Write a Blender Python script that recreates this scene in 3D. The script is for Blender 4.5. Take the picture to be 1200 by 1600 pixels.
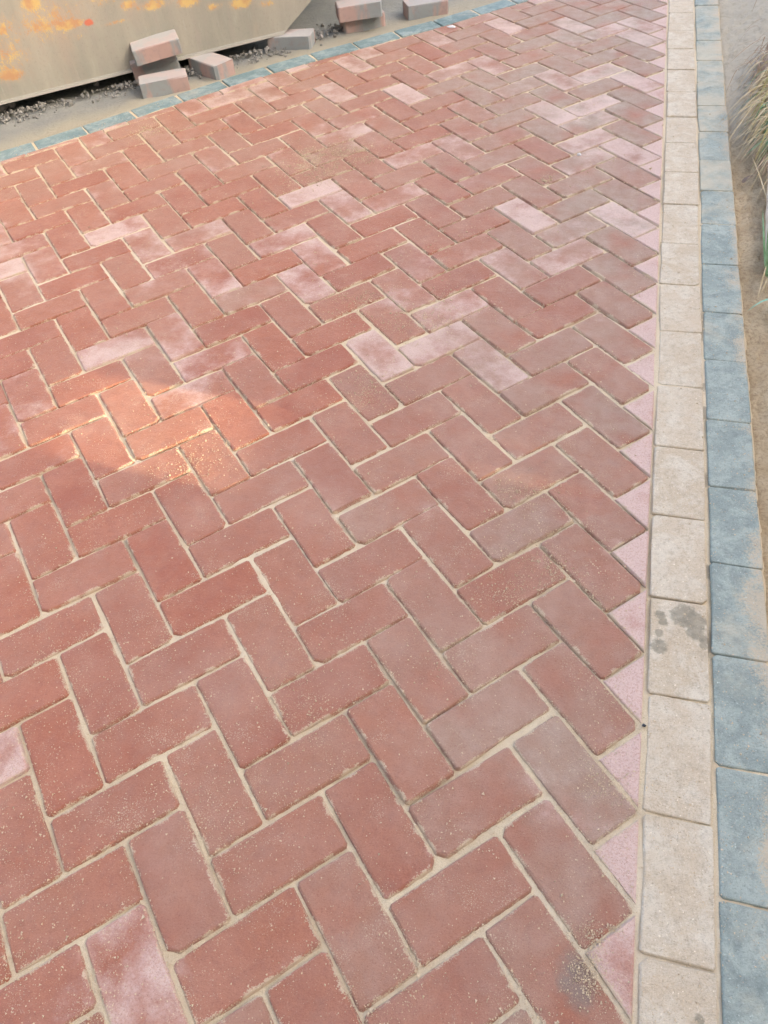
import bpy, math, random
import numpy as np
from mathutils import Vector, Matrix, Euler
for o in list(bpy.data.objects): bpy.data.objects.remove(o)
S = bpy.context.scene
R = math.radians
# ------------------------------------------------------------------ camera
cam = bpy.data.cameras.new('camera'); camo = bpy.data.objects.new('camera', cam)
S.collection.objects.link(camo); S.camera = camo
CAM = Vector((-0.1928, -0.4923, 1.2724))
camo.location = CAM; camo.rotation_euler = (0.70403, 0.08123, 0.24000)
cam.sensor_fit = 'VERTICAL'; cam.sensor_height = 36.0; cam.lens = 1210.38/1600*36
cam.clip_start = 0.02; cam.clip_end = 2000
S.render.resolution_x = 768; S.render.resolution_y = 1024
# ------------------------------------------------------------------ sky and sun
SUN_EL, SUN_AZ = R(12.0), R(95.0)          # azimuth clockwise from +Y
to_sun = Vector((math.sin(SUN_AZ)*math.cos(SUN_EL), math.cos(SUN_AZ)*math.cos(SUN_EL), math.sin(SUN_EL)))
W = bpy.data.worlds.new('World'); S.world = W; W.use_nodes = True
nt = W.node_tree; bg = nt.nodes['Background']; sky = nt.nodes.new('ShaderNodeTexSky')
sky.sky_type = 'NISHITA'; sky.sun_disc = False; sky.sun_elevation = SUN_EL; sky.sun_rotation = SUN_AZ
sky.air_density = 0.4; sky.dust_density = 9.0; sky.ozone_density = 0.0; sky.altitude = 0
nt.links.new(sky.outputs[0], bg.inputs[0]); bg.inputs[1].default_value = 0.15
sl = bpy.data.lights.new('sun', 'SUN'); sl.energy = 2.0; sl.angle = R(0.53); sl.color = (1.0, 0.84, 0.56)
so = bpy.data.objects.new('sun', sl); S.collection.objects.link(so)
so.rotation_euler = (-to_sun).to_track_quat('-Z', 'Y').to_euler(); so.location = (6, 0, 4)
S.view_settings.view_transform = 'Standard'; S.view_settings.look = 'None'
S.view_settings.gamma = 1.0; S.view_settings.exposure = 3.75; S.view_settings.use_curve_mapping = False
S.cycles.max_bounces = 5; S.cycles.diffuse_bounces = 3; S.cycles.glossy_bounces = 2
# ------------------------------------------------------------------ helpers
rng = np.random.default_rng(7); random.seed(7)
COL = S.collection
def link(name, me, mat=None, parent=None, loc=(0,0,0), rot=(0,0,0)):
    o = bpy.data.objects.new(name, me); COL.objects.link(o)
    if mat is not None and me is not None and not me.materials: me.materials.append(mat)
    o.parent = parent; o.location = loc; o.rotation_euler = rot
    return o
def tag(o, label=None, cat=None, group=None, kind=None):
    if label: o['label'] = label
    if cat: o['category'] = cat
    if group: o['group'] = group
    if kind: o['kind'] = kind
    return o
def mesh(name, v, f, smooth=False):
    me = bpy.data.meshes.new(name); me.from_pydata([tuple(map(float, q)) for q in v], [], f)
    me.validate(); me.update()
    if smooth: me.polygons.foreach_set('use_smooth', [True]*len(me.polygons))
    return me
def mesh_np(name, V, F, smooth=False):
    """V (n,3) floats, F (m,k) ints, one polygon size"""
    me = bpy.data.meshes.new(name); n, m, k = len(V), len(F), F.shape[1]
    me.vertices.add(n); me.vertices.foreach_set('co', np.asarray(V, np.float32).ravel())
    me.loops.add(m*k); me.loops.foreach_set('vertex_index', np.asarray(F, np.int32).ravel())
    me.polygons.add(m); me.polygons.foreach_set('loop_start', np.arange(0, m*k, k, dtype=np.int32))
    me.polygons.foreach_set('use_smooth', np.full(m, smooth, dtype=bool))
    me.update(calc_edges=True); return me
TAB = rng.random((256, 256))
def vnoise(x, y, s=1.0, o=0):
    x = np.asarray(x)*s+o*17.3; y = np.asarray(y)*s+o*41.7
    xi = np.floor(x).astype(int); yi = np.floor(y).astype(int); fx = x-xi; fy = y-yi
    fx = fx*fx*(3-2*fx); fy = fy*fy*(3-2*fy)
    g = lambda a, b: TAB[a & 255, b & 255]
    return (g(xi,yi)*(1-fx)+g(xi+1,yi)*fx)*(1-fy)+(g(xi,yi+1)*(1-fx)+g(xi+1,yi+1)*fx)*fy
def fbm(x, y, s, n=3, o=0): return sum(vnoise(x, y, s*2.03**i, o+i)*.5**i for i in range(n))/(2-.5**(n-1))
def sstep(a, b, x):
    t = np.clip((x-a)/(b-a), 0, 1); return t*t*(3-2*t)
def tensor_grid(name, xs, ys, zf, keep=None, smooth=True):
    X, Y = np.meshgrid(xs, ys, indexing='xy'); Z = zf(X, Y); ny, nx = X.shape
    V = np.stack([X.ravel(), Y.ravel(), Z.ravel()], 1)
    i = np.arange(ny*nx).reshape(ny, nx)
    F = np.stack([i[:-1,:-1], i[:-1,1:], i[1:,1:], i[1:,:-1]], -1).reshape(-1, 4)
    if keep is not None:
        c = V[F].mean(1); F = F[keep(c[:,0], c[:,1])]
        u, inv = np.unique(F.ravel(), return_inverse=True); V = V[u]; F = inv.reshape(-1, 4)
    return mesh_np(name, V, F, smooth)
# ---- node helpers
class N:
    def __init__(s, name):
        s.m = bpy.data.materials.new(name); s.m.use_nodes = True; s.t = s.m.node_tree
        s.b = s.t.nodes['Principled BSDF']; s.b.inputs['Roughness'].default_value = .8
        s.b.inputs['Specular IOR Level'].default_value = .4
    def set(s, sock, v):
        if isinstance(v, bpy.types.NodeSocket): s.t.links.new(v, sock)
        elif v is not None:
            if isinstance(v, (tuple, list)) and len(v) == 3 and sock.type == 'RGBA': v = (*v, 1)
            sock.default_value = v
    def n(s, typ, **kw):
        nd = s.t.nodes.new('ShaderNode'+typ)
        for k, v in kw.items(): setattr(nd, k, v)
        return nd
    def math(s, op, a, b=None, c=None, clamp=False):
        nd = s.n('Math', operation=op, use_clamp=clamp)
        for i, v in enumerate((a, b, c)):
            if v is not None: s.set(nd.inputs[i], v)
        return nd.outputs[0]
    def mr(s, v, a, b, c=0., d=1., smooth=True):
        nd = s.n('MapRange', interpolation_type='SMOOTHSTEP' if smooth else 'LINEAR')
        for i, q in enumerate((v, a, b, c, d)): s.set(nd.inputs[i], q)
        return nd.outputs[0]
    def mix(s, f, a, b, blend='MIX'):
        nd = s.n('Mix', data_type='RGBA', blend_type=blend)
        s.set(nd.inputs[0], f); s.set(nd.inputs[6], a); s.set(nd.inputs[7], b); return nd.outputs[2]
    def noise(s, vec, scale, detail=3., rough=.55, dist=0.):
        nd = s.n('TexNoise'); s.set(nd.inputs['Vector'], vec)
        nd.inputs['Scale'].default_value = scale; nd.inputs['Detail'].default_value = detail
        nd.inputs['Roughness'].default_value = rough; nd.inputs['Distortion'].default_value = dist
        return nd.outputs[0]
    def vmath(s, op, a, b=None, c=None):
        nd = s.n('VectorMath', operation=op)
        for i, v in enumerate((a, b, c)):
            if v is not None: s.set(nd.inputs[i], v)
        return nd.outputs[1] if op in ('LENGTH', 'DISTANCE') else nd.outputs[0]
    def pos(s): return s.n('NewGeometry').outputs['Position']
    def oco(s): return s.n('TexCoord').outputs['Object']
    def attr(s, name, typ='OBJECT'): return s.n('Attribute', attribute_name=name, attribute_type=typ).outputs['Fac']
    def rnd(s): return s.n('ObjectInfo').outputs['Random']
    def xyz(s, v):
        nd = s.n('SeparateXYZ'); s.set(nd.inputs[0], v); return nd.outputs
    def bump(s, h, dist=.001, strength=1., normal=None):
        nd = s.n('Bump'); nd.inputs['Strength'].default_value = strength; nd.inputs['Distance'].default_value = dist
        s.set(nd.inputs['Height'], h); s.set(nd.inputs['Normal'], normal)
        return nd.outputs[0]
    def out(s, col, rough=None, normal=None, spec=None):
        s.set(s.b.inputs['Base Color'], col); s.set(s.b.inputs['Roughness'], rough)
        s.set(s.b.inputs['Normal'], normal); s.set(s.b.inputs['Specular IOR Level'], spec)
        return s.m
def blotch(k, p, spots, amp=.35, nscale=60., soft=.25):
    """union of ragged round stains at world spots (x, y, radius)"""
    nz = k.math('SUBTRACT', k.noise(p, nscale, 4., .6), .5); tot = None
    for (x, y, r) in spots:
        d = k.vmath('LENGTH', k.vmath('MULTIPLY', k.vmath('SUBTRACT', p, (x, y, 0)), (1, 1, 0)))
        q = k.math('ADD', k.math('DIVIDE', d, r), k.math('MULTIPLY', nz, amp*4))
        m = k.mr(q, 1+soft, 1-soft); tot = m if tot is None else k.math('MAXIMUM', tot, m)
    return tot
SAND = (.56, .455, .315)
HEAPS = [(-.16, .43, .05, 3.2), (-.24, .40, .05, 1.6), (-.605, 1.235, .055, 2.2), (-1.165, 2.005, .05, 2.2), (-1.22, 2.10, .06, 2.0), (-1.10, 2.13, .05, 1.8), (-1.03, 2.2, .05, 1.5), (-1.927, 2.285, .032, 2.8),
    (-1.046, .632, .05, 1.6), (-.694, .916, .05, 1.4), (-.044, .03, .022, 2.4), (-.627, -.12, .05, 1.0), (-.28, .62, .035, 2.2), (-.60, .06, .05, 1.4), (-.80, 1.30, .05, 1.4), (-.066, -.235, .012, 2.2), (-.066, -.20, .010, 2.2), (-.052, -.265, .010, 2.), (-.36, 2.02, .010, 1.8)]
# ------------------------------------------------------------------ materials
def red_paver(edges=True):
    k = N('red_concrete_paver' if edges else 'red_concrete_paver_far'); p = k.pos(); oc = k.oco()
    rnd = k.math('ADD', k.attr('tone'), k.attr('tone', 'GEOMETRY')); bl = k.math('ADD', k.attr('bloom'), k.attr('bloom', 'GEOMETRY'))
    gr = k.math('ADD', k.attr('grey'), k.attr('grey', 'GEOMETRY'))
    base = k.mix(k.mr(rnd, 0, 1), (.300, .080, .040), (.352, .118, .058))
    base = k.mix(k.mr(k.noise(p, 9., 4.), .3, .72), base, (.385, .145, .082))
    base = k.mix(k.math('MULTIPLY', k.mr(k.noise(p, 45., 6., .7, .4), .42, .75), .7), base, (.275, .092, .056))
    # brown-grey tone of some pavers, raised far off to paint haze
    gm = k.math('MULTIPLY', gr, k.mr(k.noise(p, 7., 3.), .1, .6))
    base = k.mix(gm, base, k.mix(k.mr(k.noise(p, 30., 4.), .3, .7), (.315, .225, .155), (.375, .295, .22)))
    # pale salt bloom, ragged, often strongest towards the edges of a paver
    xy = k.xyz(oc); ex = k.math('ABSOLUTE', k.math('MULTIPLY', xy[0], 10.)); ey = k.math('ABSOLUTE', k.math('MULTIPLY', xy[1], 20.))
    edge = k.math('MINIMUM', k.math('MAXIMUM', k.math('POWER', ex, 3.), k.math('POWER', ey, 3.)), 1.)
    nb = k.noise(k.vmath('ADD', p, (3.1, 1.7, 0)), 8.5, 7., .68)
    wide = k.mr(k.noise(k.vmath('ADD', p, (9.3, 4.1, 0)), 1.9, 4., .6), .46, .70, 0., .20)
    v = k.math('ADD', k.math('ADD', k.math('ADD', nb, wide), k.math('MULTIPLY', bl, .46)), k.math('MULTIPLY', edge, .09))
    bm = k.math('MULTIPLY', k.mr(v, .72, 1.12), k.mr(k.noise(p, 260., 3., .75), .30, .58, .62, 1.))
    base = k.mix(k.math('MULTIPLY', bm, .9), base, (.66, .505, .425))
    gz = k.noise(p, 380., 3., .8)
    base = k.mix(k.mr(gz, .52, .74, 0., .45), base, (.47, .235, .15))
    base = k.mix(k.mr(gz, .46, .30, 0., .6), base, (.21, .066, .040))
    # thin film of grey-pink dust
    base = k.mix(k.mr(k.noise(p, 3.2, 5., .65), .44, .8, .0, .36), base, (.46, .33, .245))
    # fine sand on the face
    g1 = k.noise(p, 520., 2., .6); g2 = k.noise(p, 14., 5., .65, .3)
    th = k.mr(g2, .35, .75, .74, .54); sm = k.math('MULTIPLY', k.math('SUBTRACT', g1, th), 14., clamp=True)
    base = k.mix(k.math('MULTIPLY', sm, .7), base, (.58, .46, .31))
    if edges:      # sand caught along the arrises, grain by grain
        ed = k.math('MINIMUM', k.math('SUBTRACT', .1012, k.math('ABSOLUTE', xy[0])), k.math('SUBTRACT', .0498, k.math('ABSOLUTE', xy[1])))
        lo = k.mr(k.noise(p, 23., 3., .6), .38, .70, -.0006, .0075)
        cov = k.math('SUBTRACT', k.math('DIVIDE', k.math('SUBTRACT', lo, ed), .006), k.math('MULTIPLY', k.math('SUBTRACT', .5, k.noise(p, 420., 2., .8)), 3.6))
        base = k.mix(k.math('MULTIPLY', k.mr(cov, 0., .3), .8), base, (.56, .455, .305))
    st = blotch(k, p, [(-.076, -.243, .024), (-.072, -.268, .018), (-.090, -.262, .014)], .5, 40., .6)
    base = k.mix(k.math('MULTIPLY', st, .6), base, (.20, .185, .15))
    h = k.math('ADD', k.math('MULTIPLY', k.noise(p, 620., 2., .8), .8), k.math('MULTIPLY', k.noise(p, 90., 5., .75), 1.3))
    k.b.inputs['Sheen Weight'].default_value = .22; k.b.inputs['Sheen Roughness'].default_value = .45; k.b.inputs['Sheen Tint'].default_value = (1., .93, .85, 1)
    return k.out(base, k.mr(k.noise(p, 22., 3.), .3, .7, .62, .82), k.bump(h, .0015, 1.), .42)
def strip_paver(name, c1, c2, c3, dust, spots=None, stain=(.215, .195, .135), sand_amt=.6, drift=False):
    k = N(name); p = k.pos(); t = k.attr('tone')
    base = k.mix(t, c1, c2)
    base = k.mix(k.mr(k.noise(p, 15., 6., .68, .6), .38, .68), base, c3)
    base = k.mix(k.mr(k.noise(p, 60., 5., .7), .46, .75, 0, .6), base, tuple(.68*q for q in c1))
    gz = k.noise(p, 330., 3., .8)
    base = k.mix(k.mr(gz, .46, .30, 0., .65), base, tuple(.55*q for q in c1)); base = k.mix(k.mr(gz, .54, .72, 0., .5), base, tuple(min(.8, 1.15*q) for q in c3))
    dm = k.math('ADD', k.noise(p, 9., 5., .62, .4), k.math('MULTIPLY', k.attr('dust'), .55))
    base = k.mix(k.mr(dm, .62, .95, 0., .7), base, dust)
    if drift:
        x = k.xyz(p); dr = k.math('ADD', k.math('MULTIPLY', k.mr(x[0], .12, .225, 0., 1., False), .42), k.math('MULTIPLY', k.noise(p, 7.5, 5., .6, .3), .85))
        dr = k.math('ADD', dr, k.math('MULTIPLY', k.math('SUBTRACT', k.noise(p, 260., 3., .75), .5), .55))
        base = k.mix(k.math('MULTIPLY', k.mr(dr, .68, .84), .82), base, k.mix(k.noise(p, 500., 2.), (.46, .37, .24), (.60, .50, .345)))
    g1 = k.noise(p, 480., 2., .6); g2 = k.noise(p, 12., 5., .65, .3)
    sm = k.math('MULTIPLY', k.math('SUBTRACT', g1, k.mr(g2, .35, .8, .78, .58)), 12., clamp=True)
    base = k.mix(k.math('MULTIPLY', sm, sand_amt), base, SAND)
    base = k.mix(k.math('MULTIPLY', k.math('SUBTRACT', k.noise(p, 210., 2.), .66), 9., clamp=True), base, tuple(1.35*q for q in c3))
    if spots:
        s1 = blotch(k, p, spots, .34, 75., .22); base = k.mix(k.math('MULTIPLY', s1, k.mr(k.noise(p, 60., 4.), .3, .7, .55, .82)), base, stain)
    h = k.math('ADD', k.math('MULTIPLY', k.noise(p, 600., 2., .8), .7), k.math('MULTIPLY', k.noise(p, 85., 5., .75), 1.6))
    return k.out(base, .78, k.bump(h, .0018, 1.), .35)
def sand_mat():
    k = N('joint_sand'); p = k.pos()
    c = k.mix(k.mr(k.noise(p, 700., 2., .7), .3, .7), (.57, .465, .295), (.75, .635, .43))
    c = k.mix(k.mr(k.noise(p, 8., 4.), .4, .75), c, (.62, .495, .32))
    c = k.mix(k.mr(k.noise(p, 1.3, 3.), .45, .7, 0, .6), c, (.70, .605, .44))
    c = k.mix(k.math('MULTIPLY', blotch(k, p, [(.1085, 1.32, .035), (.108, 1.26, .03), (.108, 1.05, .02), (.1095, .96, .022), (.110, .745, .02), (.1085, .335, .03), (.1085, .50, .016), (.135, .93, .022), (.13, .735, .016)], .5, 80., .4), .6), c, (.22, .19, .14))
    h = k.math('ADD', k.noise(p, 900., 2., .7), k.math('MULTIPLY', k.noise(p, 220., 3.), 1.))
    return k.out(c, .95, k.bump(h, .0016, 1.), .2)
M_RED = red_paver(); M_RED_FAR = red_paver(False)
M_CREAM = strip_paver('cream_concrete_paver', (.53, .43, .29), (.58, .48, .335), (.65, .58, .44), (.57, .45, .30),
    [(.066, .383, .024), (.085, .372, .022), (.085, .352, .016), (.023, .378, .0095), (.029, .363, .0085), (.022, .338, .0075), (.022, .309, .0145), (.101, .338, .010), (.100, .325, .007), (.085, -.265, .006)])
M_GREY = strip_paver('blue_grey_concrete_paver', (.245, .290, .250), (.285, .33, .283), (.395, .44, .372), (.56, .49, .34), sand_amt=.8, drift=True)
M_BLUE = strip_paver('slate_blue_paver', (.155, .235, .235), (.20, .285, .275), (.33, .405, .385), (.48, .46, .38), sand_amt=.5)
M_SAND = sand_mat()
def two_tone():
    k = N('pink_and_grey_paver'); oc = k.oco(); p = k.pos(); t = k.rnd()
    q = k.vmath('ADD', oc, k.vmath('MULTIPLY', (7., 3., 5.), k.n('ObjectInfo').outputs['Location']))
    c = k.mix(k.mr(k.noise(k.vmath('MULTIPLY', q, (1, 1, .25)), 10., 4., .6), .45, .56), (.30, .325, .315), (.45, .32, .275))
    c = k.mix(k.mr(k.noise(p, 50., 4.), .45, .8, 0, .6), c, (.30, .25, .24))
    nz = k.xyz(k.n('NewGeometry').outputs['Normal'])[2]
    c = k.mix(k.mr(nz, .5, .9, 0., .65), c, (.47, .44, .40))      # settled dust on upward faces
    h = k.math('ADD', k.noise(p, 600., 3., .7), k.noise(p, 90., 4.))
    return k.out(c, .85, k.bump(h, .0012, .8), .3)
M_LOOSE = two_tone()
# ------------------------------------------------------------------ the herringbone grid
MOD = 0.1035; SQ = MOD/math.sqrt(2)
def gw(x, y): return np.array([(x-y-4)*SQ, (x+y)*SQ])
RES = {}
for q in "-7,1,-7,-2 -7,2,4,0 -6,1,-1,-2 -6,2,-3,4 -6,3,0,3 -6,4,0,0 -6,5,1,4 -5,0,-1,0 -5,1,-1,-2 -5,2,5,-1 -5,3,-6,2 -5,4,3,7 -5,5,1,2 -5,6,1,0 -5,7,-5,2 -5,8,1,5 -5,10,0,0 -4,0,-2,3 -4,1,1,5 -4,2,3,-3 -4,3,3,0 -4,4,-4,7 -4,5,3,7 -4,6,2,1 -4,7,1,0 -4,8,-2,5 -4,9,-2,6 -4,10,2,-2 -4,11,5,1 -4,12,-7,4 -4,13,-7,7 -4,15,-2,4 -3,-2,1,-1 -3,0,1,-2 -3,1,-1,3 -3,2,3,7 -3,3,1,-1 -3,4,4,0 -3,5,0,5 -3,6,5,4 -3,7,1,1 -3,8,3,-2 -3,9,-2,7 -3,10,3,4 -3,11,-5,-4 -3,12,-3,1 -3,13,-6,2 -3,14,-6,6 -3,15,-7,0 -3,16,0,-4 -2,-2,0,-3 -2,-1,1,1 -2,0,0,-3 -2,1,1,-3 -2,2,-6,4 -2,3,1,2 -2,4,-1,2 -2,5,4,1 -2,6,-6,5 -2,7,6,6 -2,8,2,0 -2,9,7,-5 -2,10,-4,0 -2,11,1,2 -2,12,-7,-3 -2,13,1,1 -2,14,-3,2 -2,15,-7,7 -2,16,-1,-7 -2,17,6,-7 -1,-3,0,-6 -1,-2,5,-5 -1,-1,-5,3 -1,0,-2,5 -1,1,7,3 -1,2,1,0 -1,3,-4,5 -1,4,4,5 -1,5,7,-4 -1,7,1,4 -1,8,3,3 -1,9,0,-3 -1,10,3,-2 -1,11,-1,4 -1,12,3,5 -1,13,-5,-7 -1,14,2,-6 -1,15,-7,3 -1,16,0,3 -1,17,2,-7 -1,18,7,-7 0,-3,0,2 0,-2,2,-7 0,-1,5,-5 0,0,-7,6 0,1,-1,4 0,2,-1,-1 0,3,1,0 0,8,-1,1 0,9,1,4 0,10,-3,-1 0,11,6,-7 0,12,-3,0 0,13,-2,6 0,14,-7,0 0,15,5,-2 0,16,-5,1 0,17,2,7 0,18,-7,-7 0,19,7,-7 1,-3,1,-3 1,-2,3,0 1,-1,1,-1 1,1,-5,0 1,2,0,3 1,3,-2,-6 1,4,4,-5 1,9,-4,-1 1,10,-1,5 1,11,-1,-7 1,12,5,-5 1,13,-3,-2 1,14,0,7 1,15,-7,-4 1,16,5,2 1,17,-6,2 2,-2,4,-3 2,-1,0,3 2,2,-7,4 2,3,0,1 2,4,-1,-6 2,5,7,-7 2,10,-3,2 2,11,0,2 2,12,-4,-7 2,13,6,-7 2,14,-5,0 2,15,2,7 2,16,-2,-7 2,17,5,-7 3,0,-1,2 3,1,1,-2 3,2,2,-5 3,3,-6,0 3,4,-3,5 3,6,7,-7 3,11,-5,-3 3,12,3,-3 3,13,-2,-7 3,14,3,-7 3,15,2,-6 3,17,3,-7 4,0,-3,-2 4,1,0,0 4,2,-2,-7 4,3,5,-7 4,4,-3,4 4,5,5,-6 4,6,-7,-7 4,7,7,-7 4,12,-5,-7 4,13,6,2 4,14,-6,-7 4,15,7,-7 5,1,-7,-3 5,2,0,0 5,3,-1,-7 5,5,-2,-3 5,6,2,1 5,7,-5,-3 5,8,5,-7 5,13,-7,5 5,15,-7,-7 6,2,-7,-7 6,3,1,0 6,6,-4,7 6,7,3,1 6,8,-2,-6 6,9,7,-7 7,3,-5,-6 7,4,5,1 7,7,-2,3 7,8,6,4 7,9,-5,-7 7,10,7,-5 8,4,-4,-6 8,5,2,5 8,8,-3,6 8,10,2,-7 9,5,0,-2 9,6,1,7 10,6,-4,1 10,7,4,7 11,7,-2,7 11,8,4,7 12,8,-2,7 12,9,7,7 13,9,-1,2 13,10,2,7 14,10,-7,7 14,11,2,7 15,11,-6,7 15,12,7,7 16,12,-7,7 16,13,2,7 17,13,-7,7 17,14,7,4 18,14,-3,-7 18,15,6,-2 19,15,-3,-1 19,16,7,-3 20,16,-3,-7 20,17,7,-7 21,17,2,-7".split():
    a, b, c, d = map(int, q.split(',')); RES[(a, b)] = np.array([c, d])*.00078
BLOOM = {(4,9):1.0,(5,10):0.4,(4,13):0.7,(5,14):0.5,(6,18):1,(7,16):0.7,(8,16):0.6,(0,20):0.9,(1,18):0.65,(1,17):0.6,(-2,14):0.6,(-2,18):0.4,(-2,19):0.5,(-4,20):0.7,(-3,18):0.4,(-1,11):0.55,(0,13):0.4,(6,10):0.6,(11,12):0.9,(9,10):0.6,(6,11):0.45,(13,22):1.0,(15,23):0.6,(11,24):0.8,(13,26):0.8,(10,18):0.7,(12,17):0.6,(9,21):0.6,(1,25):0.5,(1,26):0.5,(1,22):0.4,(0,16):0.5,(13,10):0.85,(16,17):0.9,(18,19):0.8,(19,19):0.9,(17,17):0.8,(16,13):0.8,(15,15):0.8,(20,17):0.7,(21,26):0.7,(20,25):0.8,(22,23):0.6,(21,22):0.5,(-6,-1):0.6,(-8,0):0.4,(-8,4):0.9,(10,22):0.5,(9,29):0.6,(8,29):0.5,(6,27):0.5}
GREY = {(13,10):1,(11,11):0.8,(7,7):0.6,(10,7):0.6,(11,8):0.8,(8,5):0.5,(5,5):0.5,(6,3):0.5,(5,2):0.5,(4,1):0.5,(3,0):0.5,(2,-1):0.6,(1,-2):0.8,(0,-3):0.6,(18,19):0.7,(23,23):1,(21,21):0.9,(20,21):0.8,(19,20):0.8,(15,20):0.8,(14,22):0.7,(14,18):0.8,(15,16):0.8,(16,21):0.8,(14,11):0.8,(15,12):0.7,(18,26):0.7,(19,24):0.6,(18,22):0.6,(2,14):0.5,(3,8):0.4,(3,7):0.4,(5,9):0.5}
# border lines (world): left edge of the blue stretcher course
BORDER = np.array([(-3.90, .62), (-3.2, 1.28), (-2.434, 2.001), (-2.25, 2.18), (-2.069, 2.375), (-1.878, 2.589), (-1.672, 2.800), (-1.494, 2.968), (-1.208, 3.205), (-.979, 3.395), (-.697, 3.662), (-.30, 4.04), (.004, 4.33)])
def border_line(c):
    best = None
    for a, b in zip(BORDER[:-1], BORDER[1:]):
        t = np.clip(np.dot(c-a, b-a)/np.dot(b-a, b-a), 0, 1); d = np.linalg.norm(a+t*(b-a)-c)
        if best is None or d < best[0]: best = (d, a, b)
    d = best[2]-best[1]; d = d/np.linalg.norm(d); return best[1], d, np.array([-d[1], d[0]])   # normal points away from the paving
def clip(poly, pt, n):
    """keep the side where (q-pt).n <= 0"""
    out = []
    for i in range(len(poly)):
        a, b = poly[i], poly[(i+1) % len(poly)]; da, db = np.dot(a-pt, n), np.dot(b-pt, n)
        if da <= 0: out.append(a)
        if (da < 0 < db) or (db < 0 < da): out.append(a+(b-a)*da/(da-db))
    return out
def area(P): return .5*sum(P[i][0]*P[(i+1) % len(P)][1]-P[(i+1) % len(P)][0]*P[i][1] for i in range(len(P)))
def tidy(P, eps=.004):
    return [q for i, q in enumerate(P) if np.linalg.norm(q-P[i-1]) > eps]
def inset(P, c):
    n = len(P); out = []
    for i in range(n):
        a, b, d = P[i-1], P[i], P[(i+1) % n]
        e1 = (b-a)/np.linalg.norm(b-a); e2 = (d-b)/np.linalg.norm(d-b)
        n1 = np.array([-e1[1], e1[0]]); n2 = np.array([-e2[1], e2[0]])
        k = 1+np.dot(n1, n2); out.append(b+(n1+n2)*c/max(k, .25))
    return out
def block(name, poly, depth, c, mat, bottom=False, cz=None, jit=0.):
    """paver: outline, chamfered arris, sides"""
    P = [np.array(q) for q in poly]; n = len(P); cz = c if cz is None else cz
    I1 = inset(P, c*.45); I2 = inset(P, c)
    J = lambda: random.uniform(-jit, jit)
    V = [(q[0], q[1], -depth) for q in P]+[(q[0]+J(), q[1]+J(), -cz) for q in P]+[(q[0]+J(), q[1]+J(), -cz*.22) for q in I1]+[(q[0]+J(), q[1]+J(), 0) for q in I2]
    F = []
    for r in range(3):
        for i in range(n): F.append((r*n+i, r*n+(i+1) % n, (r+1)*n+(i+1) % n, (r+1)*n+i))
    F.append(tuple(3*n+i for i in range(n)))
    if bottom: F.append(tuple(reversed(range(n))))
    me = mesh(name, V, F); me.materials.append(mat)
    return me
def rect_poly(L, Wd, r=.004, wob=0., chip=0.):
    J = lambda: random.uniform(-wob, wob); x, y = L/2, Wd/2
    q = [r*(random.uniform(1.7, 2.8) if random.random() < chip else 1.) for _ in range(4)]
    P = [(-x+q[0], -y), (J(), -y+J()), (x-q[1], -y), (x, -y+q[1]), (x, y-q[2]), (x-q[2], y), (J(), y+J()), (-x+q[3], y), (-x, y-q[3]), (-x, -y+q[0])]
    return [np.array(q)+np.array([J(), J()]) for q in P]
FULL = [block('brick', rect_poly(.2022, .0996, random.uniform(.0052, .0062), .0009, .10), .045, random.uniform(.0046, .0056), M_RED, cz=random.uniform(.006, .0075), jit=.0007) for _ in range(24)]
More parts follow.
